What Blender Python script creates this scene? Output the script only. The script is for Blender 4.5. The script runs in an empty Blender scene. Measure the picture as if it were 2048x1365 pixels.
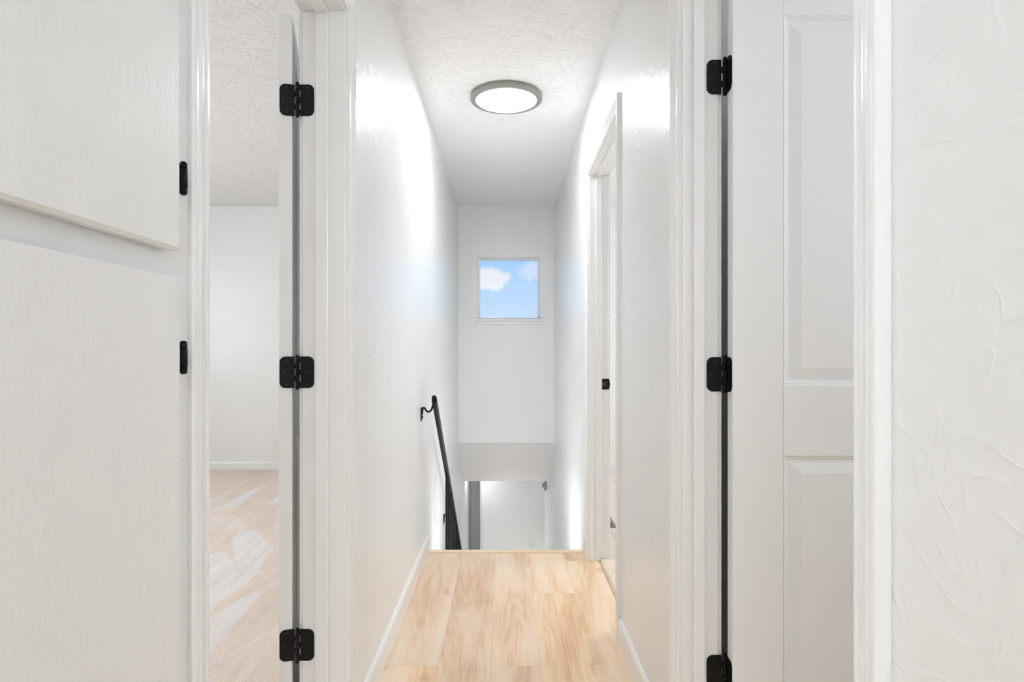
import bpy, math, random
from mathutils import Vector, Matrix
random.seed(4)
S = bpy.context.scene
COL = S.collection
R = math.radians

# ------------------------------------------------------------------ camera
H = 2.44            # ceiling height
CH = 1.113          # camera height
FPX = 1200.0        # focal length in pixels of the 2048 wide frame
cam = bpy.data.cameras.new('camera')
cam.sensor_fit = 'HORIZONTAL'
cam.sensor_width = 36.0
cam.lens = FPX / 2048 * 36.0
cam.shift_x = (1024 - 1012.5) / 2048
cam.shift_y = (701 - 682.5) / 2048
cam.clip_start = 0.02
co = bpy.data.objects.new('camera', cam)
COL.objects.link(co)
co.location = (0, 0, CH)
co.rotation_euler = (R(90), 0, 0)
S.camera = co

# ------------------------------------------------------------------ colour management
S.view_settings.view_transform = 'Standard'
S.view_settings.look = 'None'
S.view_settings.gamma = 1.0
S.view_settings.use_curve_mapping = False
S.view_settings.exposure = 1.12
try:
    S.cycles.max_bounces = 6
    S.cycles.diffuse_bounces = 5
    S.cycles.glossy_bounces = 3
    S.cycles.use_adaptive_sampling = True
    S.cycles.adaptive_threshold = 0.05
except Exception:
    pass

# ------------------------------------------------------------------ world: pale blue sky with soft clouds
W = bpy.data.worlds.new('sky')
S.world = W
W.use_nodes = True
nt = W.node_tree
nt.nodes.clear()


def mathn(t, op, a, b=None, c=None, clamp=False):
    n = t.nodes.new('ShaderNodeMath')
    n.operation = op
    n.use_clamp = clamp
    for i, v in enumerate((a, b, c)):
        if v is None:
            continue
        if isinstance(v, (int, float)):
            n.inputs[i].default_value = v
        else:
            t.links.new(v, n.inputs[i])
    return n.outputs[0]


def mixc(t, fac, a, b):
    n = t.nodes.new('ShaderNodeMix')
    n.data_type = 'RGBA'
    for s, v in ((n.inputs['Factor'], fac), (n.inputs['A'], a), (n.inputs['B'], b)):
        pass
    ins = [i for i in n.inputs if i.enabled]
    fi = n.inputs[0]
    ai, bi = n.inputs[6], n.inputs[7]
    if isinstance(fac, (int, float)):
        fi.default_value = fac
    else:
        t.links.new(fac, fi)
    for s, v in ((ai, a), (bi, b)):
        if isinstance(v, (tuple, list)):
            s.default_value = (v[0], v[1], v[2], 1)
        else:
            t.links.new(v, s)
    return n.outputs[2]


tc = nt.nodes.new('ShaderNodeTexCoord')
sep = nt.nodes.new('ShaderNodeSeparateXYZ')
nt.links.new(tc.outputs['Generated'], sep.inputs[0])
X, Y, Z = sep.outputs
ya = mathn(nt, 'MAXIMUM', mathn(nt, 'ABSOLUTE', Y), 0.05)
u = mathn(nt, 'DIVIDE', X, ya)
v = mathn(nt, 'DIVIDE', Z, ya)
n1 = nt.nodes.new('ShaderNodeTexNoise')
n1.inputs['Scale'].default_value = 60
n1.inputs['Detail'].default_value = 8
n1.inputs['Roughness'].default_value = 0.62
nt.links.new(tc.outputs['Generated'], n1.inputs['Vector'])
n2 = nt.nodes.new('ShaderNodeTexNoise')
n2.inputs['Scale'].default_value = 3.1
n2.inputs['Detail'].default_value = 6
nt.links.new(tc.outputs['Generated'], n2.inputs['Vector'])


def blob(u0, v0, a, b, k):
    du = mathn(nt, 'DIVIDE', mathn(nt, 'SUBTRACT', u, u0), a)
    dv = mathn(nt, 'DIVIDE', mathn(nt, 'SUBTRACT', v, v0), b)
    d = mathn(nt, 'SQRT', mathn(nt, 'ADD', mathn(nt, 'MULTIPLY', du, du), mathn(nt, 'MULTIPLY', dv, dv)))
    d = mathn(nt, 'ADD', d, mathn(nt, 'MULTIPLY', mathn(nt, 'SUBTRACT', n1.outputs[0], 0.5), 1.6))
    m = nt.nodes.new('ShaderNodeMapRange')
    m.interpolation_type = 'SMOOTHSTEP'
    m.inputs['From Min'].default_value = 1.15
    m.inputs['From Max'].default_value = 0.65
    m.inputs['To Max'].default_value = k
    nt.links.new(d, m.inputs['Value'])
    return m.outputs[0]


cl = mathn(nt, 'MAXIMUM', blob(-0.0262, 0.118, 0.033, 0.020, 0.93), blob(0.045, 0.133, 0.024, 0.016, 0.45))
cl = mathn(nt, 'MAXIMUM', cl, blob(-0.018, 0.051, 0.022, 0.006, 0.7))
mr = nt.nodes.new('ShaderNodeMapRange')
mr.interpolation_type = 'SMOOTHSTEP'
mr.inputs['From Min'].default_value = 0.60
mr.inputs['From Max'].default_value = 0.72
mr.inputs['To Max'].default_value = 0.8
nt.links.new(n2.outputs[0], mr.inputs['Value'])
cl = mathn(nt, 'MAXIMUM', cl, mr.outputs[0])
ramp = nt.nodes.new('ShaderNodeValToRGB')
e = ramp.color_ramp.elements
e[0].position = 0.0
e[0].color = (0.62, 0.77, 0.95, 1)
e[1].position = 1.0
e[1].color = (0.10, 0.28, 0.78, 1)
m = ramp.color_ramp.elements.new(0.16)
m.color = (0.36, 0.63, 0.99, 1)
m = ramp.color_ramp.elements.new(0.05)
m.color = (0.56, 0.74, 0.96, 1)
nt.links.new(mathn(nt, 'MAXIMUM', Z, 0.0), ramp.inputs[0])
skyc = mixc(nt, cl, ramp.outputs[0], (0.86, 0.87, 0.93))
grd = nt.nodes.new('ShaderNodeMapRange')
grd.inputs['From Min'].default_value = -0.02
grd.inputs['From Max'].default_value = 0.0
nt.links.new(Z, grd.inputs['Value'])
skyc = mixc(nt, grd.outputs[0], (0.30, 0.32, 0.26), skyc)
bg = nt.nodes.new('ShaderNodeBackground')
bg.inputs['Strength'].default_value = 0.467
nt.links.new(skyc, bg.inputs['Color'])
wo = nt.nodes.new('ShaderNodeOutputWorld')
nt.links.new(bg.outputs[0], wo.inputs[0])


# ------------------------------------------------------------------ fill lights added out of view to even out the rooms
def area(name, loc, rot, sx, sy, power, color=(1, 1, 1), shape='RECTANGLE'):
    l = bpy.data.lights.new(name, 'AREA')
    l.shape = shape
    l.size = sx
    l.size_y = sy
    l.energy = power
    l.color = color
    o = bpy.data.objects.new(name, l)
    COL.objects.link(o)
    o.location = loc
    o.rotation_euler = rot
    return o


FILL_COL = (0.865, 0.912, 0.97)  # tint of the added fill lights
area('fill_light_bedroom', (-3.9, 2.6, 1.5), (0, R(-90), 0), 1.3, 2.4, 23, (0.855, 0.93, 0.985))   # added fill, no window built here, faces +x
area('fill_light_spare_room', (3.4, 3.9, 1.5), (0, R(90), 0), 1.2, 1.6, 18, (0.855, 0.93, 0.985))  # unseen fill added for the spare room, faces -x
area('fill_light_hall_end', (0, -2.55, 1.35), (R(90), 0, 0), 0.8, 1.5, 4.5, FILL_COL)         # fill added at the closed hall end, faces +y
area('fill_uplight_hall_end', (0, -1.3, 1.9), (R(180), 0, 0), 0.5, 0.5, 12, FILL_COL)            # added uplight behind the viewpoint, brightens by ceiling bounce
area('fill_light_bath', (2.0, 0.7, 1.7), (0, R(90), 0), 0.8, 0.9, 5.0, FILL_COL)              # added fill that brightens the near right door, faces -x
area('fill_light_stairs', (0.0, 3.66, -0.33), (R(166), 0, 0), 0.22, 0.45, 6.0, FILL_COL)                 # fill added low in the stairwell, no fixture there, faces up
area('fill_light_stair_foot', (0.06, 6.87, -1.72), (R(-110), 0, 0), 0.7, 0.8, 5, FILL_COL)      # added fill at the stair foot, no door there, faces -y and up
area('fill_light_lower_wall', (-0.33, 6.62, -0.22), (0, 0, 0), 0.14, 0.3, 0.8, FILL_COL)  # unseen fill added for the lower wall and its rounded corner

# ------------------------------------------------------------------ materials
MATS = {}


def base_mat(name, col, rough=0.5, metal=0.0, spec=0.5):
    m = bpy.data.materials.new(name)
    m.use_nodes = True
    b = m.node_tree.nodes['Principled BSDF']
    b.inputs['Base Color'].default_value = (*col, 1)
    b.inputs['Roughness'].default_value = rough
    b.inputs['Metallic'].default_value = metal
    b.inputs['Specular IOR Level'].default_value = spec
    MATS[name] = m
    return m, m.node_tree, b


def add_bump(t, b, specs, dist=0.002, strength=1.0):
    """specs: list of (kind, scale, weight, vecscale)"""
    tcn = t.nodes.new('ShaderNodeTexCoord')
    tot = None
    for kind, scale, wgt, vs in specs:
        mp = t.nodes.new('ShaderNodeMapping')
        mp.inputs['Scale'].default_value = vs
        t.links.new(tcn.outputs['Object'], mp.inputs['Vector'])
        if kind == 'noise':
            n = t.nodes.new('ShaderNodeTexNoise')
            n.inputs['Scale'].default_value = scale
            n.inputs['Detail'].default_value = 1.5
            t.links.new(mp.outputs[0], n.inputs['Vector'])
            o = n.outputs[0]
        elif kind == 'ridge':       # trowel skips: contour ridges of a distorted noise
            n = t.nodes.new('ShaderNodeTexNoise')
            n.inputs['Scale'].default_value = scale
            n.inputs['Detail'].default_value = 2
            n.inputs['Distortion'].default_value = 1.2
            t.links.new(mp.outputs[0], n.inputs['Vector'])
            d = mathn(t, 'ABSOLUTE', mathn(t, 'SUBTRACT', n.outputs[0], 0.5))
            mrr = t.nodes.new('ShaderNodeMapRange')
            mrr.interpolation_type = 'SMOOTHSTEP'
            mrr.inputs['From Min'].default_value = 0.05
            mrr.inputs['From Max'].default_value = 0.0
            t.links.new(d, mrr.inputs['Value'])
            o = mrr.outputs[0]
        o = mathn(t, 'MULTIPLY', o, wgt)
        tot = o if tot is None else mathn(t, 'ADD', tot, o)
    bp = t.nodes.new('ShaderNodeBump')
    bp.inputs['Distance'].default_value = dist
    bp.inputs['Strength'].default_value = strength
    t.links.new(tot, bp.inputs['Height'])
    t.links.new(bp.outputs[0], b.inputs['Normal'])


WHITE = (0.905, 0.905, 0.895)
m, t, b = base_mat('wall_paint', WHITE, 0.26)
add_bump(t, b, [('noise', 70, 0.5, (1, 1, 0.6)), ('ridge', 9, 0.32, (1, 1, 1)), ('noise', 7, 1.0, (1, 1, 1))], 0.0027, 0.5)
m, t, b = base_mat('ceiling_paint', (0.915, 0.915, 0.905), 0.6)
add_bump(t, b, [('noise', 45, 0.9, (0.7, 1, 1)), ('ridge', 16, 0.5, (0.6, 1, 1))], 0.0065, 0.7)
m, t, b = base_mat('trim_paint', (0.91, 0.91, 0.90), 0.2)
add_bump(t, b, [('noise', 30, 1.0, (1, 1, 0.1))], 0.0004, 0.12)
m, t, b = base_mat('door_paint', (0.90, 0.90, 0.89), 0.38)
add_bump(t, b, [('noise', 160, 1.0, (1, 1, 0.15))], 0.0004, 0.4)
m, t, b = base_mat('cabinet_paint', (0.90, 0.90, 0.89), 0.33)
add_bump(t, b, [('noise', 150, 1.0, (1, 1, 0.5)), ('noise', 40, 0.6, (1, 1, 0.4))], 0.0014, 0.6)
base_mat('black_metal', (0.006, 0.006, 0.006), 0.45, 0.0, 0.22)
base_mat('black_screw', (0.03, 0.03, 0.03), 0.35, 0.6)
base_mat('white_plastic', (0.86, 0.86, 0.84), 0.3)
base_mat('dark_slot', (0.02, 0.02, 0.02), 0.6)
base_mat('grey_plastic', (0.42, 0.42, 0.40), 0.5)
base_mat('vinyl', (0.93, 0.93, 0.93), 0.3)
base_mat('brown_metal', (0.16, 0.085, 0.055), 0.45)
base_mat('tan_metal', (0.33, 0.25, 0.20), 0.45)
base_mat('nickel', (0.30, 0.30, 0.275), 0.42, 0.35)
base_mat('siding', (0.5, 0.5, 0.48), 0.8)

# glass
m = bpy.data.materials.new('glass')
m.use_nodes = True
t = m.node_tree
t.nodes.clear()
tr = t.nodes.new('ShaderNodeBsdfTransparent')
gl = t.nodes.new('ShaderNodeBsdfGlossy')
gl.inputs['Roughness'].default_value = 0.02
fr = t.nodes.new('ShaderNodeFresnel')
fr.inputs['IOR'].default_value = 1.45
mx = t.nodes.new('ShaderNodeMixShader')
t.links.new(mathn(t, 'MULTIPLY', fr.outputs[0], 0.15), mx.inputs[0])
t.links.new(tr.outputs[0], mx.inputs[1])
t.links.new(gl.outputs[0], mx.inputs[2])
out = t.nodes.new('ShaderNodeOutputMaterial')
t.links.new(mx.outputs[0], out.inputs[0])
MATS['glass'] = m

# lamp diffuser: edge dims over the last 2 cm
m = bpy.data.materials.new('lamp_diffuser')
m.use_nodes = True
t = m.node_tree
b = t.nodes['Principled BSDF']
b.inputs['Base Color'].default_value = (0.9, 0.9, 0.88, 1)
b.inputs['Roughness'].default_value = 0.4
tcn = t.nodes.new('ShaderNodeTexCoord')
ln = t.nodes.new('ShaderNodeVectorMath')
ln.operation = 'LENGTH'
mp = t.nodes.new('ShaderNodeMapping')
mp.inputs['Scale'].default_value = (1, 1, 0)
t.links.new(tcn.outputs['Object'], mp.inputs['Vector'])
t.links.new(mp.outputs[0], ln.inputs[0])
mr = t.nodes.new('ShaderNodeMapRange')
mr.interpolation_type = 'SMOOTHSTEP'
mr.inputs['From Min'].default_value = 0.163
mr.inputs['From Max'].default_value = 0.125
mr.inputs['To Min'].default_value = 0.0
mr.inputs['To Max'].default_value = 1.0
t.links.new(ln.outputs['Value'], mr.inputs['Value'])
b.inputs['Emission Color'].default_value = (0.91, 0.94, 0.985, 1)
t.links.new(mathn(t, 'ADD', 0.08, mathn(t, 'MULTIPLY', mathn(t, 'POWER', mr.outputs[0], 4.0), 30.0)), b.inputs['Emission Strength'])
MATS['lamp_diffuser'] = m


def wood(name, dark, mid, light, rough=0.42, longaxis='Y'):
    m, t, b = base_mat(name, mid, rough, 0, 0.35)
    tcn = t.nodes.new('ShaderNodeTexCoord')
    oi = t.nodes.new('ShaderNodeObjectInfo')
    rnd = oi.outputs['Random']
    add = t.nodes.new('ShaderNodeVectorMath')
    add.operation = 'ADD'
    cmb = t.nodes.new('ShaderNodeCombineXYZ')
    t.links.new(mathn(t, 'MULTIPLY', rnd, 17.0), cmb.inputs[0])
    t.links.new(mathn(t, 'MULTIPLY', rnd, 31.0), cmb.inputs[1])
    t.links.new(tcn.outputs['Object'], add.inputs[0])
    t.links.new(cmb.outputs[0], add.inputs[1])

    def nz(sc, vs, det=4, dist=0.0):
        mp = t.nodes.new('ShaderNodeMapping')
        mp.inputs['Scale'].default_value = vs
        t.links.new(add.outputs[0], mp.inputs['Vector'])
        n = t.nodes.new('ShaderNodeTexNoise')
        n.inputs['Scale'].default_value = sc
        n.inputs['Detail'].default_value = det
        n.inputs['Distortion'].default_value = dist
        t.links.new(mp.outputs[0], n.inputs['Vector'])
        return n.outputs[0]
    vs = (1, 0.12, 1) if longaxis == 'Y' else (0.12, 1, 1)
    vf = (1, 0.03, 1) if longaxis == 'Y' else (0.03, 1, 1)
    cloudy = nz(9, vs, 3, 0.4)
    fine = nz(150, vf, 3)
    # cathedral rings
    r = nz(5.5, vs, 2, 0.3)
    rings = mathn(t, 'SINE', mathn(t, 'MULTIPLY', r, 95.0))
    f = mathn(t, 'ADD', mathn(t, 'MULTIPLY', cloudy, 1.35), mathn(t, 'MULTIPLY', rings, 0.045))
    f = mathn(t, 'ADD', f, mathn(t, 'MULTIPLY', fine, 0.5))
    f = mathn(t, 'SUBTRACT', f, 0.42)
    cr = t.nodes.new('ShaderNodeValToRGB')
    el = cr.color_ramp.elements
    el[0].position = 0.18
    el[0].color = (*dark, 1)
    el[1].position = 0.75
    el[1].color = (*light, 1)
    mm = el.new(0.48)
    mm.color = (*mid, 1)
    t.links.new(f, cr.inputs[0])
    # knots
    mp = t.nodes.new('ShaderNodeMapping')
    mp.inputs['Scale'].default_value = (1, 0.5, 1) if longaxis == 'Y' else (0.5, 1, 1)
    t.links.new(add.outputs[0], mp.inputs['Vector'])
    nzv = t.nodes.new('ShaderNodeTexNoise')
    nzv.inputs['Scale'].default_value = 14
    t.links.new(mp.outputs[0], nzv.inputs['Vector'])
    dv = t.nodes.new('ShaderNodeVectorMath')
    dv.operation = 'MULTIPLY_ADD'
    dv.inputs[1].default_value = (0.05, 0.05, 0.05)
    t.links.new(nzv.outputs['Color'], dv.inputs[0])
    t.links.new(mp.outputs[0], dv.inputs[2])
    vo = t.nodes.new('ShaderNodeTexVoronoi')
    vo.voronoi_dimensions = '2D'
    vo.inputs['Scale'].default_value = 5.0
    t.links.new(dv.outputs[0], vo.inputs['Vector'])
    kr = t.nodes.new('ShaderNodeMapRange')
    kr.interpolation_type = 'SMOOTHSTEP'
    kr.inputs['From Min'].default_value = 0.15
    kr.inputs['From Max'].default_value = 0.02
    kr.inputs['To Max'].default_value = 0.42
    t.links.new(vo.outputs['Distance'], kr.inputs['Value'])
    sc = t.nodes.new('ShaderNodeSeparateColor')
    t.links.new(vo.outputs['Color'], sc.inputs[0])
    gate = mathn(t, 'GREATER_THAN', sc.outputs[0], 0.6)
    knot = mathn(t, 'MULTIPLY', kr.outputs[0], gate)
    c = mixc(t, knot, cr.outputs[0], (dark[0] * 0.80, dark[1] * 0.66, dark[2] * 0.55))
    # plank to plank tone
    tone = mathn(t, 'ADD', 0.955, mathn(t, 'MULTIPLY', rnd, 0.09))
    hsv = t.nodes.new('ShaderNodeHueSaturation')
    t.links.new(c, hsv.inputs['Color'])
    t.links.new(tone, hsv.inputs['Value'])
    t.links.new(mathn(t, 'ADD', 0.92, mathn(t, 'MULTIPLY', rnd, 0.14)), hsv.inputs['Saturation'])
    t.links.new(hsv.outputs[0], b.inputs['Base Color'])
    bp = t.nodes.new('ShaderNodeBump')
    bp.inputs['Distance'].default_value = 0.0004
    bp.inputs['Strength'].default_value = 0.3
    t.links.new(fine, bp.inputs['Height'])
    t.links.new(bp.outputs[0], b.inputs['Normal'])
    return m


wood('oak_plank', (0.74, 0.455, 0.26), (0.93, 0.69, 0.46), (0.97, 0.79, 0.60), 0.33)
wood('oak_nosing', (0.78, 0.60, 0.40), (0.86, 0.69, 0.48), (0.90, 0.75, 0.55), 0.35, 'X')

# carpet with a nap attribute
m, t, b = base_mat('carpet', (0.75, 0.55, 0.44), 0.95, 0, 0.1)
at = t.nodes.new('ShaderNodeAttribute')
at.attribute_name = 'nap'
tcn = t.nodes.new('ShaderNodeTexCoord')
n = t.nodes.new('ShaderNodeTexNoise')
n.inputs['Scale'].default_value = 170
n.inputs['Detail'].default_value = 2
t.links.new(tcn.outputs['Object'], n.inputs['Vector'])
mp = t.nodes.new('ShaderNodeMapping')
mp.inputs['Rotation'].default_value = (0, 0, R(-38))
mp.inputs['Scale'].default_value = (1, 0.12, 1)
t.links.new(tcn.outputs['Object'], mp.inputs['Vector'])
nb = t.nodes.new('ShaderNodeTexNoise')
nb.inputs['Scale'].default_value = 30
nb.inputs['Detail'].default_value = 3
t.links.new(mp.outputs[0], nb.inputs['Vector'])
c1 = mixc(t, at.outputs['Fac'], (0.955, 0.795, 0.69), (0.98, 0.91, 0.885))
f = mathn(t, 'ADD', mathn(t, 'MULTIPLY', n.outputs[0], 1.1), mathn(t, 'MULTIPLY', nb.outputs[0], 0.6))
mr = t.nodes.new('ShaderNodeMapRange')
mr.inputs['From Min'].default_value = 0.5
mr.inputs['From Max'].default_value = 1.2
mr.inputs['To Min'].default_value = 0.80
mr.inputs['To Max'].default_value = 1.13
t.links.new(f, mr.inputs['Value'])
hs = t.nodes.new('ShaderNodeHueSaturation')
t.links.new(c1, hs.inputs['Color'])
t.links.new(mr.outputs[0], hs.inputs['Value'])
t.links.new(hs.outputs[0], b.inputs['Base Color'])
bp = t.nodes.new('ShaderNodeBump')
bp.inputs['Distance'].default_value = 0.006
bp.inputs['Strength'].default_value = 0.7
t.links.new(n.outputs[0], bp.inputs['Height'])
t.links.new(bp.outputs[0], b.inputs['Normal'])
m2, t2, b2 = base_mat('cream_carpet', (0.90, 0.78, 0.63), 0.95, 0, 0.1)
add_bump(t2, b2, [('noise', 150, 1.0, (1, 1, 1))], 0.008, 0.8)


# ------------------------------------------------------------------ mesh building
class MB:
    def __init__(self):
        self.v = []
        self.f = []
        self.sm = []

    def add(self, vs, fs, smooth=False):
        o = len(self.v)
        self.v += [tuple(p) for p in vs]
        for f in fs:
            self.f.append([i + o for i in f])
            self.sm.append(smooth)
        return self

    def box(self, x0, x1, y0, y1, z0, z1):
        if x0 > x1: x0, x1 = x1, x0
        if y0 > y1: y0, y1 = y1, y0
        if z0 > z1: z0, z1 = z1, z0
        p = [(x0, y0, z0), (x1, y0, z0), (x1, y1, z0), (x0, y1, z0), (x0, y0, z1), (x1, y0, z1), (x1, y1, z1), (x0, y1, z1)]
        return self.add(p, [(0, 3, 2, 1), (4, 5, 6, 7), (0, 1, 5, 4), (1, 2, 6, 5), (2, 3, 7, 6), (3, 0, 4, 7)])

    def bbox(self, x0, x1, y0, y1, z0, z1, b=0.002):
        """chamfered box"""
        if x0 > x1: x0, x1 = x1, x0
        if y0 > y1: y0, y1 = y1, y0
        if z0 > z1: z0, z1 = z1, z0
        X = (x0, x1); Y = (y0, y1); Z = (z0, z1)
        vs = []
        idx = {}
        for i in (0, 1):
            for j in (0, 1):
                for k in (0, 1):
                    sx = b if i == 0 else -b
                    sy = b if j == 0 else -b
                    sz = b if k == 0 else -b
                    idx[(i, j, k, 0)] = len(vs); vs.append((X[i], Y[j] + sy, Z[k] + sz))
                    idx[(i, j, k, 1)] = len(vs); vs.append((X[i] + sx, Y[j], Z[k] + sz))
                    idx[(i, j, k, 2)] = len(vs); vs.append((X[i] + sx, Y[j] + sy, Z[k]))
        c = Vector(((x0 + x1) / 2, (y0 + y1) / 2, (z0 + z1) / 2))
        fs = []

        def face(keys):
            ids = [idx[k] for k in keys]
            ps = [Vector(vs[i]) for i in ids]
            nrm = (ps[1] - ps[0]).cross(ps[2] - ps[0])
            mid = sum(ps, Vector()) / len(ps)
            if nrm.dot(mid - c) < 0:
                ids.reverse()
            fs.append(ids)
        q = [(0, 0), (1, 0), (1, 1), (0, 1)]
        for s in (0, 1):
            face([(s, a, d, 0) for a, d in q])
            face([(a, s, d, 1) for a, d in q])
            face([(a, d, s, 2) for a, d in q])
        for a in (0, 1):
            for d in (0, 1):
                face([(a, d, 0, 0), (a, d, 1, 0), (a, d, 1, 1), (a, d, 0, 1)])
                face([(a, 0, d, 0), (a, 1, d, 0), (a, 1, d, 2), (a, 0, d, 2)])
                face([(0, a, d, 1), (1, a, d, 1), (1, a, d, 2), (0, a, d, 2)])
        for i in (0, 1):
            for j in (0, 1):
                for k in (0, 1):
                    face([(i, j, k, 0), (i, j, k, 1), (i, j, k, 2)])
        return self.add(vs, fs)

    def loft(self, rings, closed=True, caps=True, smooth=False):
        """rings: list of equally long point lists"""
        n = len(rings[0])
        vs = [p for r in rings for p in r]
        fs = []
        for i in range(len(rings) - 1):
            for j in range(n if closed else n - 1):
                a = i * n + j
                b_ = i * n + (j + 1) % n
                fs.append((a, b_, b_ + n, a + n))
        o = len(self.v)
        self.add(vs, fs, smooth)
        if caps and closed:
            self.f.append([o + j for j in range(n)][::-1]); self.sm.append(False)
            k = o + (len(rings) - 1) * n
            self.f.append([k + j for j in range(n)]); self.sm.append(False)
        return self

    def cyl(self, p0, p1, r, n=16, smooth=True, r1=None):
        p0 = Vector(p0); p1 = Vector(p1)
        d = (p1 - p0).normalized()
        a = d.orthogonal().normalized()
        b_ = d.cross(a)
        rr = r if r1 is None else r1
        rings = []
        for p, q in ((p0, r), (p1, rr)):
            rings.append([p + (a * math.cos(2 * math.pi * k / n) + b_ * math.sin(2 * math.pi * k / n)) * q for k in range(n)])
        return self.loft(rings, smooth=smooth)

    def tube(self, pts, r, n=10, flat=None):
        pts = [Vector(p) for p in pts]
        rings = []
        prev = None
        for i, p in enumerate(pts):
            d = (pts[min(i + 1, len(pts) - 1)] - pts[max(i - 1, 0)]).normalized()
            if prev is None:
                a = d.orthogonal().normalized()
            else:
                a = (prev - d * prev.dot(d)).normalized()
            prev = a
            b_ = d.cross(a)
            rings.append([p + (a * math.cos(2 * math.pi * k / n) + b_ * math.sin(2 * math.pi * k / n)) * r for k in range(n)])
        return self.loft(rings, smooth=True)

    def build(self, name, mat, parent=None, loc=None, rz=None, fix=True):
        me = bpy.data.meshes.new(name)
        me.from_pydata(self.v, [], self.f)
        me.polygons.foreach_set('use_smooth', self.sm)
        me.materials.append(MATS[mat])
        if fix:
            import bmesh
            bm = bmesh.new()
            bm.from_mesh(me)
            bmesh.ops.recalc_face_normals(bm, faces=bm.faces)
            bm.to_mesh(me)
            bm.free()
        me.update()
        o = bpy.data.objects.new(name, me)
        COL.objects.link(o)
        if parent is not None:
            o.parent = parent
        if loc is not None:
            o.location = loc
        if rz is not None:
            o.rotation_euler = (0, 0, rz)
        return o


def empty(name, loc=(0, 0, 0), rz=0.0):
    o = bpy.data.objects.new(name, None)
    o.empty_display_size = 0.05
    COL.objects.link(o)
    o.location = loc
    o.rotation_euler = (0, 0, rz)
    return o


def tag(o, label=None, cat=None, kind=None, group=None):
    if label: o['label'] = label
    if cat: o['category'] = cat
    if kind: o['kind'] = kind
    if group: o['group'] = group
    return o


# ================================================================== STRUCTURE
HW = 0.44                     # half width of the hall
YF = 5.53                     # far (window) wall
ZH = 2.04                     # head of door openings
DL = (0.876, 1.637)           # left doorway
DR = (0.749, 1.498)           # near right doorway
DS = (2.362, 3.172)           # far right doorway
J = 0.019                     # jamb thickness
LOW = -2.28                   # lower landing
NX = 3.335                    # edge of the upper floor

# left wall (hall side x=-.44, room side -.556)
w = MB()
x0, x1 = -0.556, -HW
w.box(x0, x1, -2.7, DL[0] - J, -0.02, H)
w.box(x0, x1, DL[0] - J, DL[1] + J, ZH + J, H)
w.box(x0, x1, DL[1] + J, YF, -0.02, H)
w.box(x0, x1, NX, 7.6, LOW - 0.1, -0.02)
w.box(x0, x1, YF, 7.6, -0.02, 0.3)
wl = w.build('wall_left', 'wall_paint')
tag(wl, 'white glossy hallway wall carrying the black handrail', 'wall', 'structure')

w = MB()
w.box(HW, 0.5295, -2.7, DR[0] - J, -0.02, H)
w.box(HW, 0.5295, DR[0] - J, DR[1] + J, ZH + J, H)
w.box(HW, 0.5295, DR[1] + J, 2.2, -0.02, H)
w.box(HW, 0.540, 2.2, DS[0] - J, -0.02, H)
w.box(HW, 0.540, DS[0] - J, DS[1] + J, ZH + J, H)
w.box(HW, 0.540, DS[1] + J, YF, -0.02, H)
w.box(HW, 0.540, NX, 7.6, LOW - 0.1, -0.02)
w.box(HW, 0.540, YF, 7.6, -0.02, 0.3)
wr = w.build('wall_right', 'wall_paint')
tag(wr, 'white textured hallway wall with two doorways in it', 'wall', 'structure')

# far wall with window opening, window: x -.265...311, z 1.403..1.970
WX0, WX1, WZ0, WZ1 = -0.2655, 0.3115, 1.403, 1.969
w = MB()
w.box(-4.1, WX0, YF, YF + 0.13, 0.26, H)
w.box(WX1, 3.7, YF, YF + 0.13, 0.26, H)
w.box(WX0, WX1, YF, YF + 0.13, 0.26, WZ0)
w.box(WX0, WX1, YF, YF + 0.13, WZ1, H)
w.box(-4.1, -0.556, YF, YF + 0.13, -0.3, 0.26)
w.box(0.540, 3.7, YF, YF + 0.13, -0.3, 0.26)
tag(w.build('wall_far', 'wall_paint'), 'white end wall with the small square window', 'wall', 'structure')

# sloped soffit over the stairs + lower ceiling
w = MB()
prof = [(YF, 0.26), (6.03, -0.204), (7.6, -0.204), (7.6, 0.0), (6.1, 0.0), (5.66, 0.26)]
w.loft([[(-0.556, a, b_) for a, b_ in prof], [(0.540, a, b_) for a, b_ in prof]])
tag(w.build('ceiling_lower', 'wall_paint'), 'grey shaded sloping soffit above the lower stairs', 'ceiling', 'structure')

# lower back wall with rounded left corner
w = MB()
pl = [(HW, 6.90), (-0.225, 6.90)]
for k in range(1, 7):
    a = R(90 * k / 6)
    pl.append((-0.225 - 0.083 * math.sin(a), 6.90 + 0.083 * (1 - math.cos(a))))
pl += [(-0.308, 7.5), (HW, 7.5)]
w.loft([[(a, b_, LOW - 0.05) for a, b_ in pl], [(a, b_, -0.204) for a, b_ in pl]], smooth=False)
tag(w.build('wall_lower_back', 'wall_paint'), 'white lower wall facing the foot of the stairs', 'wall', 'structure')
w = MB()
w.box(-0.44, -0.308, 7.49, 7.6, LOW - 0.05, -0.204)
tag(w.build('wall_lower_recess', 'wall_paint'), 'narrow shaded wall strip at the end of the lower recess', 'wall', 'structure')

# ceiling
w = MB()
w.box(-4.1, 3.7, -2.8, YF + 0.13, H, H + 0.12)
tag(w.build('ceiling', 'ceiling_paint'), 'white textured ceiling over the hall', 'ceiling', 'structure')

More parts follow.
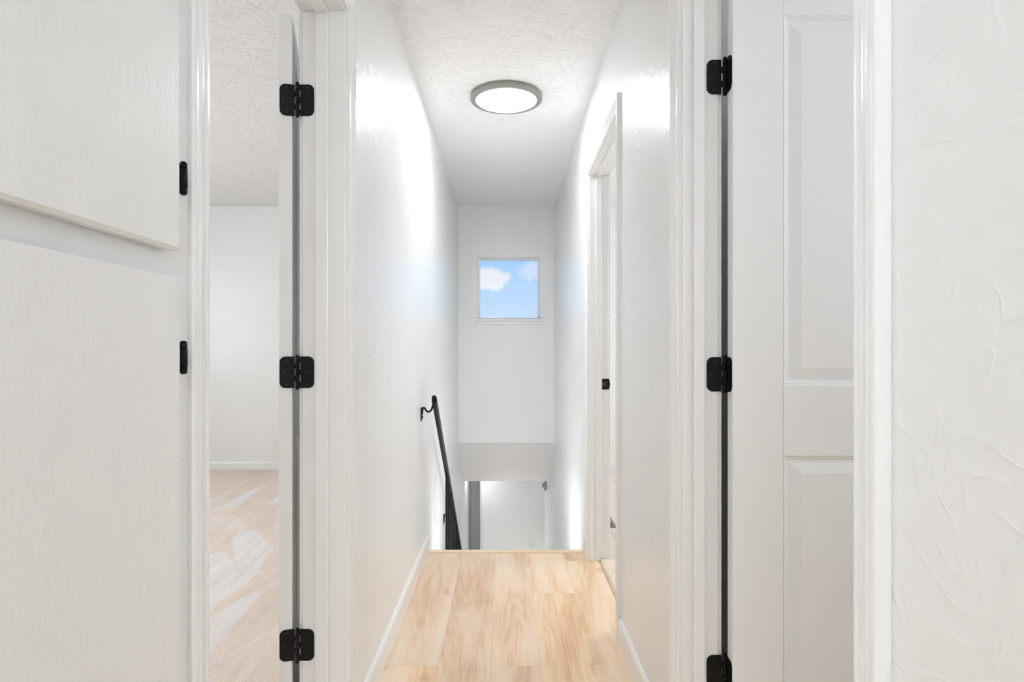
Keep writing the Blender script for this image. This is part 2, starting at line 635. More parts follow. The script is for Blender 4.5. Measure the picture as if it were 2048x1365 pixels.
# out of view closing walls of the rooms
w = MB()
w.box(-0.556, 0.5295, -2.8, -2.7, -0.02, H)
tag(w.build('wall_back', 'wall_paint'), 'plain white wall closing the hall behind the viewpoint', 'wall', 'structure')
w = MB()
w.box(-4.1, -4.0, -0.3, YF, -0.05, H)
w.box(-4.0, -0.556, -0.4, -0.3, -0.05, H)
tag(w.build('wall_bedroom', 'wall_paint'), 'white bedroom walls beyond the left doorway', 'wall', 'structure')
w = MB()
w.box(3.6, 3.7, 1.9, YF, -0.05, H)
w.box(0.5295, 3.6, 1.9, 2.0, -0.05, H)
w.box(2.2, 2.3, -0.3, 1.9, -0.05, H)
w.box(0.5295, 2.3, -0.4, -0.3, -0.05, H)
w.box(1.315, 2.2, 1.462, 1.9, -0.05, H)  # unseen block added behind the open door to keep its gap dark
tag(w.build('wall_side_rooms', 'wall_paint'), 'white partition walls of the rooms off the right of the hall, plus an added light-blocking box', 'wall', 'structure')

# ------------------------------------------------------------------ floor: slab, planks, nosing
w = MB()
w.box(-0.556, 2.3, -2.8, NX - 0.03, -0.26, -0.012)
w.box(-0.49, 0.540, NX - 0.03, NX - 0.005, -0.26, -0.03)
fl = w.build('floor', 'oak_plank')
tag(fl, 'light oak laminate plank floor of the hall', 'floor', 'structure')


def plank_mesh(wd, ln):
    p = MB()
    p.bbox(-wd / 2, wd / 2, -ln / 2, ln / 2, -0.011, 0.0, 0.0007)
    return p


plank_cache = {}


def plank(xa, xb, ya, yb):
    g = 0.0002
    wd, ln = round(xb - xa - g, 4), round(yb - ya - g, 4)
    key = (wd, ln)
    if key not in plank_cache:
        o = plank_mesh(wd, ln).build('plank', 'oak_plank', fl)
        plank_cache[key] = o.data
    else:
        o = bpy.data.objects.new('plank', plank_cache[key])
        COL.objects.link(o)
        o.parent = fl
    o.location = ((xa + xb) / 2, (ya + yb) / 2, 0)
    return o


cols = [(-0.4395, -0.24, 2.115), (-0.24, -0.055, 2.556), (-0.055, 0.125, 2.115 - 0.0), (0.125, 0.31, 2.748), (0.31, 0.4895, 2.12)]
YE = NX - 0.045
for xa, xb, j0 in cols:
    js = [j0]
    while js[0] > -2.7:
        js.insert(0, js[0] - 1.22)
    js[0] = -2.7
    while js[-1] < YE:
        js.append(min(js[-1] + 1.22, YE))
    for a, b_ in zip(js, js[1:]):
        if b_ - a < 0.02:
            continue
        if xb > 0.45:      # right column runs under the wall only at the doorways
            segs = [(max(a, lo), min(b_, hi), hx) for lo, hi, hx in
                    ((-2.7, DR[0], 0.4395), (DR[0], DR[1], 0.4895), (DR[1], DS[0], 0.4395), (DS[0], DS[1], 0.4895), (DS[1], YE, 0.4395))]
            for lo, hi, hx in segs:
                if hi - lo > 0.01:
                    plank(xa, hx, lo, hi)
        else:
            plank(xa, xb, a, b_)
# threshold plank of left doorway
plank(-0.49, -0.4405, DL[0], DL[1])

n = MB()
pr = [(YE, 0.0), (YE, 0.004), (YE + 0.004, 0.0065), (YE + 0.035, 0.0065), (YE + 0.044, 0.003), (YE + 0.046, -0.006), (YE + 0.044, -0.02), (YE + 0.03, -0.02), (YE + 0.03, -0.010), (YE, -0.010)]
n.loft([[(-0.4395, a, b_) for a, b_ in pr], [(0.4395, a, b_) for a, b_ in pr]])
o = n.build('stair_nosing', 'oak_nosing', fl)
o['label'] = 'pale oak nosing strip at the top of the stairs'

# stairs going down
st = empty('stairs', (0, NX, 0))
tag(st, 'light oak stairs dropping away beyond the hall floor edge', 'stairs', 'structure')
RUN, RISE = 0.25, 0.19
for i in range(12):
    zt = -(i + 1) * RISE
    ya = i * RUN
    r_ = MB()
    r_.box(-0.4395, 0.4395, ya - 0.006, ya + 0.008, zt, zt + RISE - 0.024)
    if i == 11:
        break
    r_.build('riser', 'trim_paint', st)
    tr_ = MB()
    tr_.bbox(-0.4395, 0.4395, ya + 0.008, ya + RUN + 0.02, zt - 0.024, zt, 0.004)
    tr_.build('tread', 'oak_nosing', st)
r_.build('riser', 'trim_paint', st)
w = MB()
w.box(-0.44, 0.44, NX + 11 * RUN + 0.02, 7.6, LOW - 0.1, LOW)
tag(w.build('floor_lower', 'oak_plank'), 'oak landing at the foot of the stairs', 'floor', 'structure')


# ------------------------------------------------------------------ carpets
def px2ground(px, py, z=0.012):
    s = (py - 701) / (CH - z)
    return ((px - 1012.5) / s, FPX / s)


Z3 = lambda pts: [px2ground(340 + a / 3.4125, 660 + b_ / 3.4125) for a, b_ in pts]
Z4 = lambda pts: [px2ground(340 + a / 3.938, 1020 + b_ / 3.938) for a, b_ in pts]
naps = [
    (Z3([(200, 1200), (285, 1158), (420, 1092), (600, 982), (425, 1112), (285, 1178)]), 0.85),
    (Z3([(200, 1275), (285, 1236), (400, 1182), (500, 1118), (745, 1010), (560, 1132), (470, 1197), (285, 1250)]), 0.95),
    (Z3([(640, 1190), (800, 1105), (800, 1190)]), 0.9),
    (Z3([(200, 1060), (350, 1000), (285, 1008)]), 0.6),
    (Z3([(200, 1290), (420, 1262), (500, 1290), (520, 1365), (200, 1365)]), 0.45),
    (Z4([(200, 380), (440, 325), (585, 555), (500, 350), (495, 210), (560, 165), (670, 155), (815, 300), (730, 390), (720, 470), (600, 585), (400, 720), (200, 900)]), 0.95),
    (Z4([(200, 920), (490, 740), (850, 545), (730, 640), (600, 800), (480, 960), (200, 1250)]), 0.9),
    (Z4([(840, 0), (940, 0), (940, 300), (840, 200)]), 0.8),
    (Z4([(200, 1255), (600, 1060), (900, 900), (900, 920), (600, 1085), (200, 1290)]), 0.6),
]


def inside(x, y, poly):
    c = False
    n = len(poly)
    j = n - 1
    for i in range(n):
        xi, yi = poly[i]
        xj, yj = poly[j]
        if (yi > y) != (yj > y) and x < (xj - xi) * (y - yi) / (yj - yi) + xi:
            c = not c
        j = i
    return c


boxes = [(min(p[0] for p in q), max(p[0] for p in q), min(p[1] for p in q), max(p[1] for p in q)) for q, _ in naps]


def nap_at(x, y):
    v_ = 0.0
    for (q, k), bb in zip(naps, boxes):
        if bb[0] <= x <= bb[1] and bb[2] <= y <= bb[3] and inside(x, y, q):
            v_ = max(v_, k)
    return v_


def carpet(name, xr, yr, zt, mat, nap, label, step=0.012):
    """grid of pile with a random height, skirted"""
    x0_, x1_ = xr
    y0_, y1_ = yr
    nx = int(math.ceil((x1_ - x0_) / step))
    ny = int(math.ceil((y1_ - y0_) / step))
    vs, fs, at_ = [], [], []
    rg = random.Random(7)
    for j_ in range(ny + 1):
        yy = y0_ + (y1_ - y0_) * j_ / ny
        for i_ in range(nx + 1):
            xx = x0_ + (x1_ - x0_) * i_ / nx
            e_ = i_ in (0, nx) or j_ in (0, ny)
            vs.append((xx, yy, (zt - 0.02) if e_ else zt + rg.uniform(-0.0012, 0.0012)))
            if nap:
                jx = xx + rg.uniform(-0.004, 0.004)
                jy = yy + rg.uniform(-0.006, 0.006)
                at_.append(nap_at(jx, jy))
            else:
                at_.append(0.15)
    for j_ in range(ny):
        for i_ in range(nx):
            a = j_ * (nx + 1) + i_
            fs.append((a, a + 1, a + nx + 2, a + nx + 1))
    me = bpy.data.meshes.new(name)
    me.from_pydata(vs, [], fs)
    me.materials.append(MATS[mat])
    A = me.attributes.new('nap', 'FLOAT', 'POINT')
    A.data.foreach_set('value', at_)
    me.polygons.foreach_set('use_smooth', [True] * len(fs))
    o = bpy.data.objects.new(name, me)
    COL.objects.link(o)
    tag(o, label, 'carpet', 'stuff')
    return o


carpet('carpet', (-2.9, -0.50), (1.0, YF - 0.001), 0.012, 'carpet', True, 'pink beige bedroom carpet with pale vacuum marks beyond the left doorway')
w = MB()
w.box(-4.0, -2.895, -0.3, YF, -0.05, 0.008)
w.box(-2.895, -0.556, -0.3, 1.005, -0.05, 0.008)
w.box(-2.895, -0.50, 1.005, YF, -0.05, -0.012) if False else w.box(-2.895, -0.556, 1.005, YF, -0.05, -0.012)
tag(w.build('floor_bedroom', 'carpet'), 'carpeted bedroom floor around the visible strip of carpet', 'floor', 'structure')
carpet('carpet', (0.492, 0.62), (DS[0], DS[1]), 0.012, 'cream_carpet', False, 'cream carpet strip in the far right doorway', 0.008)
carpet('carpet', (0.62, 1.9), (2.01, YF - 0.001), 0.011, 'carpet', False, 'pinkish carpet of the spare room seen through the far right doorway', 0.02)
w = MB()
w.box(1.88, 3.6, 2.0, YF, -0.05, 0.008)
w.box(0.540, 1.88, 2.0, YF, -0.05, -0.012)
w.box(0.540, 0.63, DS[1] + 0.003, YF, -0.05, 0.009)
w.box(0.540, 0.63, 2.0, DS[0] - 0.003, -0.05, 0.009)
tag(w.build('floor_spare_room', 'carpet'), 'carpeted spare room floor around the visible carpet', 'floor', 'structure')

# ------------------------------------------------------------------ casings, jambs, stops
CAS = [(0, 0), (0, 0.0095), (0.003, 0.0115), (0.009, 0.0120), (0.012, 0.0095), (0.015, 0.0100), (0.022, 0.0115), (0.031, 0.0150),
       (0.038, 0.0170), (0.041, 0.0155), (0.044, 0.0170), (0.050, 0.0175), (0.054, 0.0170), (0.057, 0.0140), (0.057, 0)]


def casing(parent, side, xw, ya, yb, sgn, zb=0.0):
    """three mitred boards; side=+1: board faces +x direction of growth sgn"""
    rv = 0.006
    # verticals
    for yj, d in ((ya - rv, -1), (yb + rv, 1)):
        m_ = MB()
        lo = [(xw + sgn * t_, yj + d * w_, zb) for w_, t_ in CAS]
        hi = [(xw + sgn * t_, yj + d * w_, ZH + rv + w_) for w_, t_ in CAS]
        m_.loft([lo, hi])
        m_.build('side_casing', 'trim_paint', parent)
    m_ = MB()
    a = [(xw + sgn * t_, ya - rv - w_, ZH + rv + w_) for w_, t_ in CAS]
    c = [(xw + sgn * t_, yb + rv + w_, ZH + rv + w_) for w_, t_ in CAS]
    m_.loft([a, c])
    m_.build('head_casing', 'trim_paint', parent)


def doorway(n, sgn, yr, xi, xo, s0, s1, label):
    """sgn -1 left wall, +1 right wall; xi/xo wall faces (absolute distance), s0..s1 stop"""
    t_ = empty('trim_%d' % n)
    tag(t_, label, 'door frame', 'structure')
    ya, yb = yr
    xa, xb = sgn * xi, sgn * xo
    m_ = MB(); m_.bbox(xa, xb, ya - J, ya, -0.01, ZH, 0.0012); m_.build('side_jamb', 'trim_paint', t_)
    m_ = MB(); m_.bbox(xa, xb, yb, yb + J, -0.01, ZH, 0.0012); m_.build('side_jamb', 'trim_paint', t_)
    m_ = MB(); m_.bbox(xa, xb, ya - J, yb + J, ZH, ZH + J, 0.0012); m_.build('head_jamb', 'trim_paint', t_)
    sa, sb = sgn * s0, sgn * s1
    m_ = MB(); m_.bbox(sa, sb, ya, ya + 0.010, 0.0, ZH - 0.010, 0.002); m_.build('door_stop', 'trim_paint', t_)
    m_ = MB(); m_.bbox(sa, sb, yb - 0.010, yb, 0.0, ZH - 0.010, 0.002); m_.build('door_stop', 'trim_paint', t_)
    m_ = MB(); m_.bbox(sa, sb, ya, yb, ZH - 0.010, ZH, 0.002); m_.build('door_stop', 'trim_paint', t_)
    casing(t_, 0, xa, ya, yb, -sgn)
    casing(t_, 0, xb, ya, yb, sgn)
    return t_


tr1 = doorway(1, -1, DL, HW, 0.556, 0.484, 0.519, 'white moulded frame of the left doorway into the bedroom')
tr2 = doorway(2, 1, DR, HW, 0.5295, 0.465, 0.494, 'white moulded frame of the near right doorway, beside the wall texture')
tr3 = doorway(3, 1, DS, HW, 0.540, 0.472, 0.503, 'white moulded frame of the far right doorway, with black strike plate')

# strike plate on far jamb of the far right doorway
s = MB()
yq = DS[1] - 0.0012
z0_, z1_ = 0.905, 0.962
pts = [(0.5065, z0_), (0.5400, z0_), (0.5440, z0_ + 0.004), (0.5478, z0_ + 0.018), (0.5483, (z0_ + z1_) / 2), (0.5478, z1_ - 0.018), (0.5440, z1_ - 0.004), (0.5400, z1_), (0.5065, z1_)]
s.loft([[(a, yq, b_) for a, b_ in pts], [(a, DS[1] + 0.0006, b_) for a, b_ in pts]])
sp = s.build('strike_plate', 'black_metal', tr3)
sp['label'] = 'black metal strike plate'
s = MB()
s.bbox(0.514, 0.530, yq - 0.0008, yq + 0.0005, 0.921, 0.947, 0.0004)
s.build('latch_hole', 'dark_slot', sp)
s = MB()
s.bbox(0.510, 0.5125, yq - 0.0016, yq + 0.0005, 0.925, 0.943, 0.0004)
s.build('latch_lip', 'nickel', sp)

# ------------------------------------------------------------------ baseboards
BB = [(0, 0), (0.012, 0), (0.012, 0.070), (0.0105, 0.074), (0.0115, 0.078), (0.0085, 0.085), (0.004, 0.089), (0, 0.090)]


def baseboard(name, sgn, x, ya, yb, label, h=1.0):
    m_ = MB()
    m_.loft([[(x + sgn * a, ya, b_ * h) for a, b_ in BB], [(x + sgn * a, yb, b_ * h) for a, b_ in BB]])
    return tag(m_.build(name, 'trim_paint'), label, 'baseboard', 'structure')


baseboard('baseboard_left', 1, -HW, DL[1] + 0.0635, NX - 0.012, 'long white baseboard along the handrail side of the hall')
baseboard('baseboard_right', -1, HW, DR[1] + 0.0635, DS[0] - 0.0635, 'white baseboard between the two right doorways')
baseboard('baseboard_right', -1, HW, DS[1] + 0.0635, NX - 0.012, 'tiny white baseboard piece at the stair edge beside the far doorway')


def baseboard_x(name, ya, xa, xb, label):
    m_ = MB()
    m_.loft([[(xa, ya - a, b_) for a, b_ in BB], [(xb, ya - a, b_) for a, b_ in BB]])
    return tag(m_.build(name, 'trim_paint'), label, 'baseboard', 'structure')


baseboard_x('baseboard_far', YF, -4.0, -0.556, 'white baseboard under the outlet on the bedroom far wall')
baseboard_x('baseboard_far', YF, 0.540, 3.6, 'white baseboard on the far wall of the spare room')

# ------------------------------------------------------------------ window
wn = empty('window_1', ((WX0 + WX1) / 2, YF, WZ0))
tag(wn, 'small square white window high on the end wall showing sky', 'window', 'structure')
wn_off = Vector(wn.location)


def wl_box(name, mat, x0, x1, y0, y1, z0, z1, bev=0.002, parent=None):
    m_ = MB()
    m_.bbox(x0 - wn_off.x, x1 - wn_off.x, y0 - wn_off.y, y1 - wn_off.y, z0 - wn_off.z, z1 - wn_off.z, bev)
    return m_.build(name, mat, parent or wn)


fw = 0.020
ya, yb = YF + 0.045, YF + 0.085
wl_box('frame_stile', 'vinyl', WX0, WX0 + fw, ya, yb, WZ0, WZ1)
wl_box('frame_stile', 'vinyl', WX1 - fw, WX1, ya, yb, WZ0, WZ1)
wl_box('frame_rail', 'vinyl', WX0 + fw, WX1 - fw, ya, yb, WZ0, WZ0 + 0.012)
wl_box('frame_rail', 'vinyl', WX0 + fw, WX1 - fw, ya, yb, WZ1 - fw, WZ1)
wl_box('pane', 'glass', WX0 + fw - 0.004, WX1 - fw + 0.004, YF + 0.062, YF + 0.066, WZ0 + 0.008, WZ1 - fw + 0.004, 0.0005)
wl_box('sill', 'trim_paint', -0.290, 0.334, YF - 0.034, YF + 0.045, WZ0 - 0.022, WZ0 + 0.0005, 0.004)
wl_box('apron', 'trim_paint', -0.276, 0.320, YF - 0.014, YF, WZ0 - 0.052, WZ0 - 0.022, 0.003)


# ================================================================== DOORS
def raised_panel(x0, x1, z0, z1, yface, out):
    """raised and fielded panel: closed solid sitting in the door opening; out=+-1 outward y direction"""
    steps = [(0.0, 0.0), (0.004, -0.0035), (0.006, -0.0035), (0.011, -0.0085), (0.016, -0.0085), (0.044, -0.0018), (0.0445, -0.0018)]
    rings = []
    for ins, dep in steps:
        y_ = yface + out * dep
        rings.append([(x0 + ins, y_, z0 + ins), (x1 - ins, y_, z0 + ins), (x1 - ins, y_, z1 - ins), (x0 + ins, y_, z1 - ins)])
    return rings


def six_door(root, s, wd=0.752, hh=2.018, th=0.035):
    """root-local: x 0..wd, y 0..s*th, z .010..; 4 panels, both faces"""
    zb, zt = 0.012, 0.012 + hh
    c0 = (0.124, 0.343)
    c1 = (0.409, 0.628)
    rows = [(0.25, 0.857), (1.027, 1.927)]
    ya, yb = 0.0, s * th
    xs = [0, c0[0], c0[1], c1[0], c1[1], wd]
    # stiles / rails as a single slab with openings
    m_ = MB()
    m_.bbox(0, c0[0], ya, yb, zb, zt, 0.0015)
    m_.bbox(c1[1], wd, ya, yb, zb, zt, 0.0015)
    for za, zc in ((zb, rows[0][0]), (rows[0][1], rows[1][0]), (rows[1][1], zt)):
        m_.box(c0[0] - 0.002, c1[1] + 0.002, ya, yb, za, zc)
    for za, zc in rows:
        m_.box(c0[1], c1[0], ya, yb, za, zc)
    m_.build('slab', 'door_paint', root)
    for za, zc in rows:
        for xa, xb in (c0, c1):
            p = MB()
            A = raised_panel(xa, xb, za, zc, yb, s)
            B = raised_panel(xa, xb, za, zc, ya, -s)
            p.loft(A, caps=False)
            p.loft(B, caps=False)
            n_ = len(p.v)
            k = len(A[0]) * (len(A) - 1)
            p.f.append([k, k + 1, k + 2, k + 3]); p.sm.append(False)
            k2 = len(A) * 4 + 4 * (len(B) - 1)
            p.f.append([k2, k2 + 1, k2 + 2, k2 + 3]); p.sm.append(False)
            for q in range(4):
                p.f.append([q, (q + 1) % 4, len(A) * 4 + (q + 1) % 4, len(A) * 4 + q]); p.sm.append(False)
            p.build('panel', 'door_paint', root)


def leaf_poly(w0, w1, hh, r, n=6):
    """outline in (w,z), round corners on the w1 side"""
    pts = [(w0, -hh / 2)]
    for k in range(n + 1):
        a = R(-90 + 90 * k / n)
        pts.append((w1 - r + r * math.cos(a), -hh / 2 + r + r * math.sin(a)))
    for k in range(n + 1):
        a = R(90 * k / n)
        pts.append((w1 - r + r * math.cos(a), hh / 2 - r + r * math.sin(a)))
    pts.append((w0, hh / 2))
    return pts


def hinge(root, M, leaves, gaps=(0.0078, 0.0078)):
    """M: matrix mapping hinge space to root space. leaves: list of (dir vector in plane, normal, start, knuckle set, width)"""
    b = MB()
    rb = 0.0054
    hh = 0.086
    segs = 5
    for k in range(segs):
        z0 = -hh / 2 + hh * k / segs
        z1 = z0 + hh / segs
        b.cyl(M @ Vector((0, 0, z0 + 0.0003)), M @ Vector((0, 0, z1 - 0.0003)), rb, 16)
    b.cyl(M @ Vector((0, 0, -hh / 2 - 0.004)), M @ Vector((0, 0, hh / 2 + 0.004)), rb * 0.8, 14)
    b.cyl(M @ Vector((0, 0, hh / 2)), M @ Vector((0, 0, hh / 2 + 0.004)), rb, 14, True, rb * 0.7)
    b.cyl(M @ Vector((0, 0, -hh / 2 - 0.004)), M @ Vector((0, 0, -hh / 2)), rb * 0.7, 14, True, rb)
    ho = b.build('hinge', 'black_metal', root)
    ho['label'] = 'black metal butt hinge'
    for (org, dirw, nrm, ks, wd), gap in zip(leaves, gaps):
        org = Vector(org); dirw = Vector(dirw).normalized(); nrm = Vector(nrm).normalized()

        def P(w_, z_, d_):
            return M @ (org + dirw * w_ + Vector((0, 0, z_)) + nrm * d_)
        l = MB()
        pl_ = leaf_poly(gap, wd, hh, 0.0155)
        l.loft([[P(a, z_, 0.0012) for a, z_ in pl_], [P(a, z_, -0.0012) for a, z_ in pl_]])
        for k in ks:
            z0 = -hh / 2 + hh * k / segs
            z1 = z0 + hh / segs
            # finger reaching the barrel
            q = [P(0, z0 + .0005, 0.0012) - M.to_3x3() @ org, ]
            a0 = M @ Vector((0, 0, z0 + .0008)); a1 = M @ Vector((0, 0, z1 - .0008))
            t0 = M.to_3x3() @ (nrm * 0.0022)
            g0 = P(gap + 0.0003, z0 + .0008, 0.0012); g1 = P(gap + 0.0003, z1 - .0008, 0.0012)
            h0 = P(gap + 0.0003, z0 + .0008, -0.0012); h1 = P(gap + 0.0003, z1 - .0008, -0.0012)
            l.loft([[a0 + t0, a1 + t0, a1 - t0, a0 - t0], [g0, g1, h1, h0]])
        l.build('leaf', 'black_metal', ho)
        for sw, sz in ((wd - 0.0185, 0.0325), (wd - 0.0090, 0.0), (wd - 0.0185, -0.0325)):
            c = MB()
            n_ = 10
            for ra, rb_, d0, d1 in ((0.0032, 0.0026, 0.0014, 0.0017),):
                ring0 = [P(sw + ra * math.cos(2 * math.pi * q / n_), sz + ra * math.sin(2 * math.pi * q / n_), 0.0010) for q in range(n_)]
                ring1 = [P(sw + ra * math.cos(2 * math.pi * q / n_), sz + ra * math.sin(2 * math.pi * q / n_), d1) for q in range(n_)]
                ring2 = [P(sw + 0.0013 * math.cos(2 * math.pi * q / n_), sz + 0.0013 * math.sin(2 * math.pi * q / n_), d1 - 0.0004) for q in range(n_)]
                c.loft([ring0, ring1, ring2])
            c.build('screw', 'black_screw', ho)
    return ho


HZ = (0.309, 1.053, 1.795)

# left bedroom door, thrown back 165 degrees
d1 = empty('door_1', (-0.584, 1.637, 0), R(104.8))
tag(d1, 'white panelled door folded back into the bedroom, seen edge-on', 'door', 'structure')
six_door(d1, 1)
inv = (Matrix.Translation(d1.location) @ Matrix.Rotation(R(104.8), 4, 'Z')).inverted()
for z_ in HZ:
    M = inv @ Matrix.Translation(Vector((-0.5680, 1.6315, z_)))
    ang = R(104.8 + 90)
    tdir = Vector((math.cos(ang), math.sin(ang), 0))       # thickness direction of door edge
    nrm = Vector((-math.cos(R(104.8)), -math.sin(R(104.8)), 0))
    # door leaf lies on the edge plane through the door origin
    # origin offset: project the pivot onto the edge plane
    piv = Vector((-0.5680, 1.6315, 0))
    dpl = nrm.dot(piv - Vector((-0.584, 1.637, 0)))
    org = -nrm * (dpl - 0.0008)
    hinge(d1, M, [((org.x, org.y, 0), tdir, nrm, (1, 3), 0.0465),
                  ((0, 0.0047, 0), (1, 0, 0), (0, -1, 0), (0, 2, 4), 0.0440)])

# right door, open at 90 degrees
d2 = empty('door_2', (0.5495, 1.4905, 0), 0)
tag(d2, 'white panelled door standing open square to the hall in the near right doorway', 'door', 'structure')
six_door(d2, -1)
inv = Matrix.Translation(-Vector(d2.location))
for z_ in HZ:
    M = inv @ Matrix.Translation(Vector((0.5440, 1.4925, z_)))
    hinge(d2, M, [((0, 0.0047, 0), (-1, 0, 0), (0, -1, 0), (1, 3), 0.0440),
                  ((0.0047, 0, 0), (0, -1, 0), (-1, 0, 0), (0, 2, 4), 0.0330)], (0.0078, 0.0050))

# ================================================================== LINEN CABINET (left foreground)
cb = empty('linen_cabinet', (-HW, 0.5, 0))
tag(cb, 'white painted built-in cabinet with two slab doors and black hinges', 'cabinet')
off = Vector(cb.location)
XF = -0.4310


def cbox(name, x0, x1, y0, y1, z0, z1, bev, parent=None, mat='cabinet_paint'):
    m_ = MB()
    m_.bbox(x0 - off.x, x1 - off.x, y0 - off.y, y1 - off.y, z0, z1, bev)
    return m_.build(name, mat, parent or cb)


cbox('face_frame', -HW + 0.0002, XF, 0.06, DL[0] - 0.0635, 0.0, 2.30, 0.001)
ud = cbox('door', XF + 0.0004, XF + 0.019, 0.14, 0.760, CH + 0.1253, 2.22, 0.004)
ud['label'] = 'upper slab door of the cabinet'
ld = cbox('door', XF + 0.0004, XF + 0.016, 0.14, 0.766, 0.10, CH + 0.0925, 0.0035)
ld['label'] = 'lower slab door of the cabinet'
for par, zc in ((ud, CH + 0.225), (ud, 2.10), (ld, CH - 0.0095), (ld, 0.22)):
    m_ = MB()
    xb_, yb_ = XF + 0.0085, 0.7855
    P_ = lambda dz: Vector((xb_ - off.x, yb_ - off.y, zc + dz))
    m_.cyl(P_(-0.0195), P_(-0.0125), 0.0046, 14)
    m_.cyl(P_(-0.0122), P_(0.0122), 0.0050, 14)
    m_.cyl(P_(0.0125), P_(0.0195), 0.0046, 14)
    m_.cyl(P_(0.0195), P_(0.0218), 0.0046, 14, True, 0.0028)
    m_.cyl(P_(-0.0218), P_(-0.0195), 0.0028, 14, True, 0.0046)
    m_.cyl(P_(-0.019), P_(0.019), 0.0040, 12)
    m_.box(XF - off.x, XF + 0.0055 - off.x, 0.7640 - off.y, 0.7855 - off.y, zc - 0.0115, zc + 0.0115) if False else None
    m_.box(XF - off.x + 0.0002, XF + 0.006 - off.x, 0.7835 - off.y, 0.7875 - off.y, zc - 0.019, zc + 0.019)
    h_ = m_.build('hinge', 'black_metal', par)
    h_['label'] = 'small black hinge barrel'

# ================================================================== CEILING LIGHT
cl_ = empty('ceiling_light', (0.0, 3.13, H))
tag(cl_, 'round flush ceiling light with grey metal rim, switched on', 'ceiling light')


def lathe(profile, n=64, smooth=True):
    m_ = MB()
    rings = [[(r_ * math.cos(2 * math.pi * k / n), r_ * math.sin(2 * math.pi * k / n), z_) for k in range(n)] for r_, z_ in profile]
    m_.loft(rings, caps=False, smooth=smooth)
    return m_


rim = lathe([(0.184, 0.0), (0.187, -0.002), (0.187, -0.020), (0.1855, -0.0225), (0.178, -0.0245), (0.166, -0.0275), (0.162, -0.0270), (0.161, -0.010)])
rim.build('rim', 'nickel', cl_)
dif = lathe([(0.1625, -0.022), (0.161, -0.0268), (0.155, -0.0285), (0.13, -0.0305), (0.08, -0.0315), (0.0005, -0.032)])
dif.build('diffuser', 'lamp_diffuser', cl_)

# ================================================================== HANDRAIL
hr = empty('handrail', (-0.37, 3.10, 0.86))
tag(hr, 'black metal handrail on wall brackets, with upright bars running down the stairs', 'handrail')
o_ = Vector(hr.location)
SL = 0.775
XR = -0.370


def railz(y):        # top of rail
    return CH - 0.243 - SL * (y - 3.09)


def rail_ring(y, hw=0.0135, hh=0.015, shift=0.0):
    # vertical cross-section, rounded
    pts = []
    cz = railz(y) - hh
    for k in range(16):
        a = 2 * math.pi * k / 16
        ca, sa = math.cos(a), math.sin(a)
        ex = 0.45
        pts.append(Vector((XR + hw * math.copysign(abs(ca) ** ex, ca), y, cz + hh * math.copysign(abs(sa) ** ex, sa))) - o_)
    return pts


m_ = MB()
rings = [rail_ring(3.075, 0.009, 0.009), rail_ring(3.080, 0.0125, 0.0135), rail_ring(3.088)]
y = 3.2
while y < 6.15:
    rings.append(rail_ring(y))
    y += 0.25
rings.append(rail_ring(6.15))
m_.loft(rings, smooth=False)
m_.build('rail', 'black_metal', hr)
for yb_ in (3.10, 4.20, 5.30):
    dz = -SL * (yb_ - 3.10)
    m_ = MB()
    P0 = lambda x, z, y_=yb_: Vector((x, y_, CH + z + dz)) - o_
    ctrl = [(-0.436, -0.335), (-0.4335, -0.312), (-0.430, -0.297), (-0.424, -0.296), (-0.418, -0.305), (-0.410, -0.316), (-0.400, -0.319), (-0.390, -0.313),
            (-0.384, -0.302), (-0.380, -0.288), (-0.376, -0.278), (-0.370, -0.270), (-0.370, -0.262)]
    m_.tube([P0(a, z_) for a, z_ in ctrl], 0.0052, 10)
    br = m_.build('bracket', 'black_metal', hr)
    # wall plate, leaf shaped
    m_ = MB()
    sh = []
    for k in range(20):
        a = 2 * math.pi * k / 20
        sh.append((0.016 * math.sin(a) * (1 - 0.35 * math.cos(a)), 0.037 * math.cos(a)))
    rr = []
    for xx, sc_ in ((-0.4398, 1.0), (-0.4365, 0.95), (-0.4345, 0.6)):
        rr.append([Vector((xx, yb_ + a * sc_, CH - 0.332 + dz + c_ * sc_)) - o_ for a, c_ in sh])
    m_.loft(rr)
    m_.build('wall_plate', 'black_metal', br)
    m_ = MB()
    m_.cyl(Vector((-0.4345, yb_, CH - 0.346 + dz)) - o_, Vector((-0.4290, yb_, CH - 0.346 + dz)) - o_, 0.005, 10)
    m_.build('screw', 'black_metal', br)
    m_ = MB()
    m_.bbox(XR - 0.010 - o_.x, XR + 0.010 - o_.x, yb_ - 0.02 - o_.y, yb_ + 0.03 - o_.y, CH - 0.275 + dz - o_.z, CH - 0.266 + dz - o_.z, 0.002)
    m_.build('saddle', 'black_metal', br)
yy = 3.722
while yy < 6.1:
    stepi = int((yy - NX) // RUN)
    zb_ = -(stepi + 1) * RISE
    m_ = MB()
    zt_ = railz(yy) - 0.020
    m_.bbox(XR - 0.0065 - o_.x, XR + 0.0065 - o_.x, yy - 0.0065 - o_.y, yy + 0.0065 - o_.y, zb_ - o_.z, zt_ - o_.z, 0.001)
    m_.build('baluster', 'black_metal', hr)
    yy += 0.118

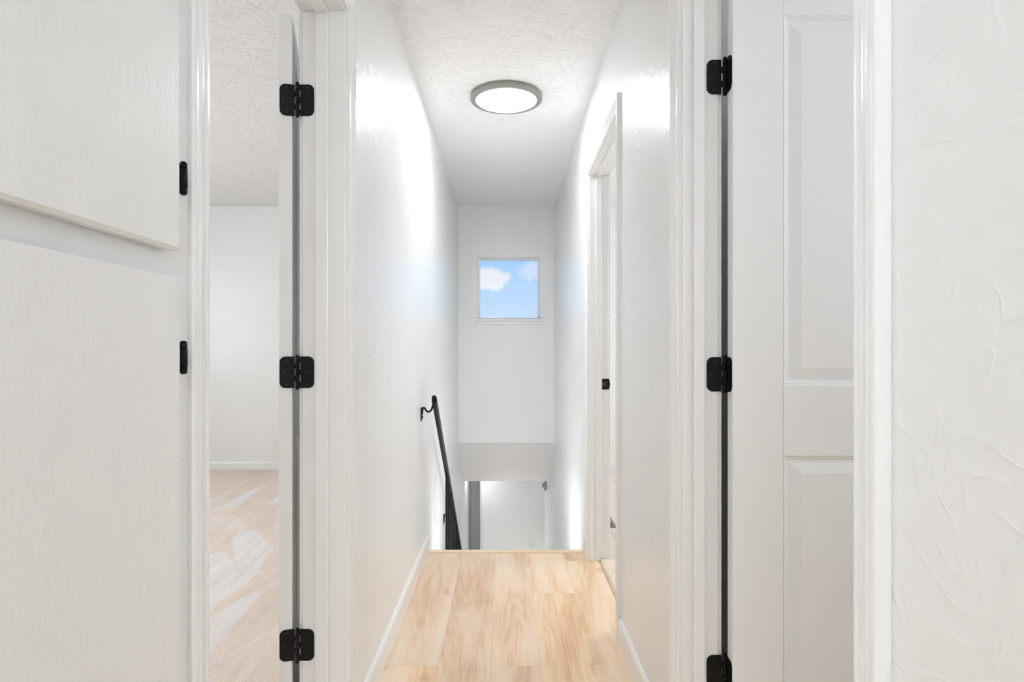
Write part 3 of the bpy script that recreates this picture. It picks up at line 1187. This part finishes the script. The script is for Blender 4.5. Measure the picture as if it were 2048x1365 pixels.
# ================================================================== SMALL THINGS
# outlet on the bedroom far wall
ox, oz = -2.108, 0.258
ou = empty('wall_outlet', (ox, YF, oz))
tag(ou, 'white electrical outlet low on the bedroom far wall', 'outlet')
m_ = MB(); m_.bbox(-0.035, 0.035, -0.005, -0.0002, -0.0575, 0.0575, 0.002); m_.build('cover_plate', 'white_plastic', ou)
for dz in (-0.020, 0.020):
    m_ = MB(); m_.bbox(-0.016, 0.016, -0.0075, -0.0045, dz - 0.014, dz + 0.014, 0.0012)
    rc = m_.build('receptacle', 'white_plastic', ou)
    for dx in (-0.006, 0.006):
        m_ = MB(); m_.box(dx - 0.0012, dx + 0.0012, -0.0079, -0.0070, dz - 0.001, dz + 0.008); m_.build('slot', 'dark_slot', rc)
    m_ = MB(); m_.cyl((0, -0.0079, dz - 0.008), (0, -0.0070, dz - 0.008), 0.0022, 8); m_.build('slot', 'dark_slot', rc)

# switch on lower back wall
ls = empty('light_switch', (0.298, 6.90, -1.158))
tag(ls, 'white light switch on the lower wall just above the floor edge', 'light switch')
m_ = MB(); m_.bbox(-0.035, 0.035, -0.006, -0.0002, -0.0575, 0.0575, 0.002); m_.build('cover_plate', 'white_plastic', ls)
m_ = MB(); m_.bbox(-0.016, 0.016, -0.010, -0.0055, -0.033, 0.033, 0.0015); m_.build('rocker', 'white_plastic', ls)

# wall box under the soffit
wb = empty('wall_box', (HW, 6.55, -0.355))
tag(wb, 'small grey wall box with black opening under the sloping soffit', 'wall box')
m_ = MB(); m_.bbox(-0.031, -0.0002, -0.06, 0.05, -0.052, 0.054, 0.003); m_.build('housing', 'grey_plastic', wb)
m_ = MB(); m_.bbox(-0.050, -0.031, -0.055, 0.045, -0.030, 0.048, 0.003); fc = m_.build('front_cover', 'white_plastic', wb)
m_ = MB(); m_.bbox(-0.0475, -0.036, -0.0565, -0.054, -0.016, 0.024, 0.0008); m_.build('opening', 'dark_slot', fc)

# floor register in the spare room
fr_ = empty('floor_register', (0.615, 3.86, 0.012))
tag(fr_, 'brown metal floor vent in the carpet beyond the far right doorway', 'floor vent')
L2, W2 = 0.145, 0.072
m_ = MB()
for (a0, a1, b0, b1) in ((-W2, W2, -L2, -L2 + 0.018), (-W2, W2, L2 - 0.018, L2), (-W2, -W2 + 0.020, -L2, L2), (W2 - 0.020, W2, -L2, L2)):
    m_.bbox(a0, a1, b0, b1, -0.004, 0.007, 0.002)
m_.build('flange', 'tan_metal', fr_)
m_ = MB(); m_.box(-W2 + 0.01, W2 - 0.01, -L2 + 0.01, L2 - 0.01, -0.004, 0.0005); m_.build('duct_well', 'dark_slot', fr_)
for k in range(9):
    m_ = MB()
    yk = -0.112 + 0.028 * k
    m_.box(-W2 + 0.018, W2 - 0.018, yk - 0.006, yk + 0.006, 0.0, 0.005)
    m_.build('slat', 'brown_metal', fr_)
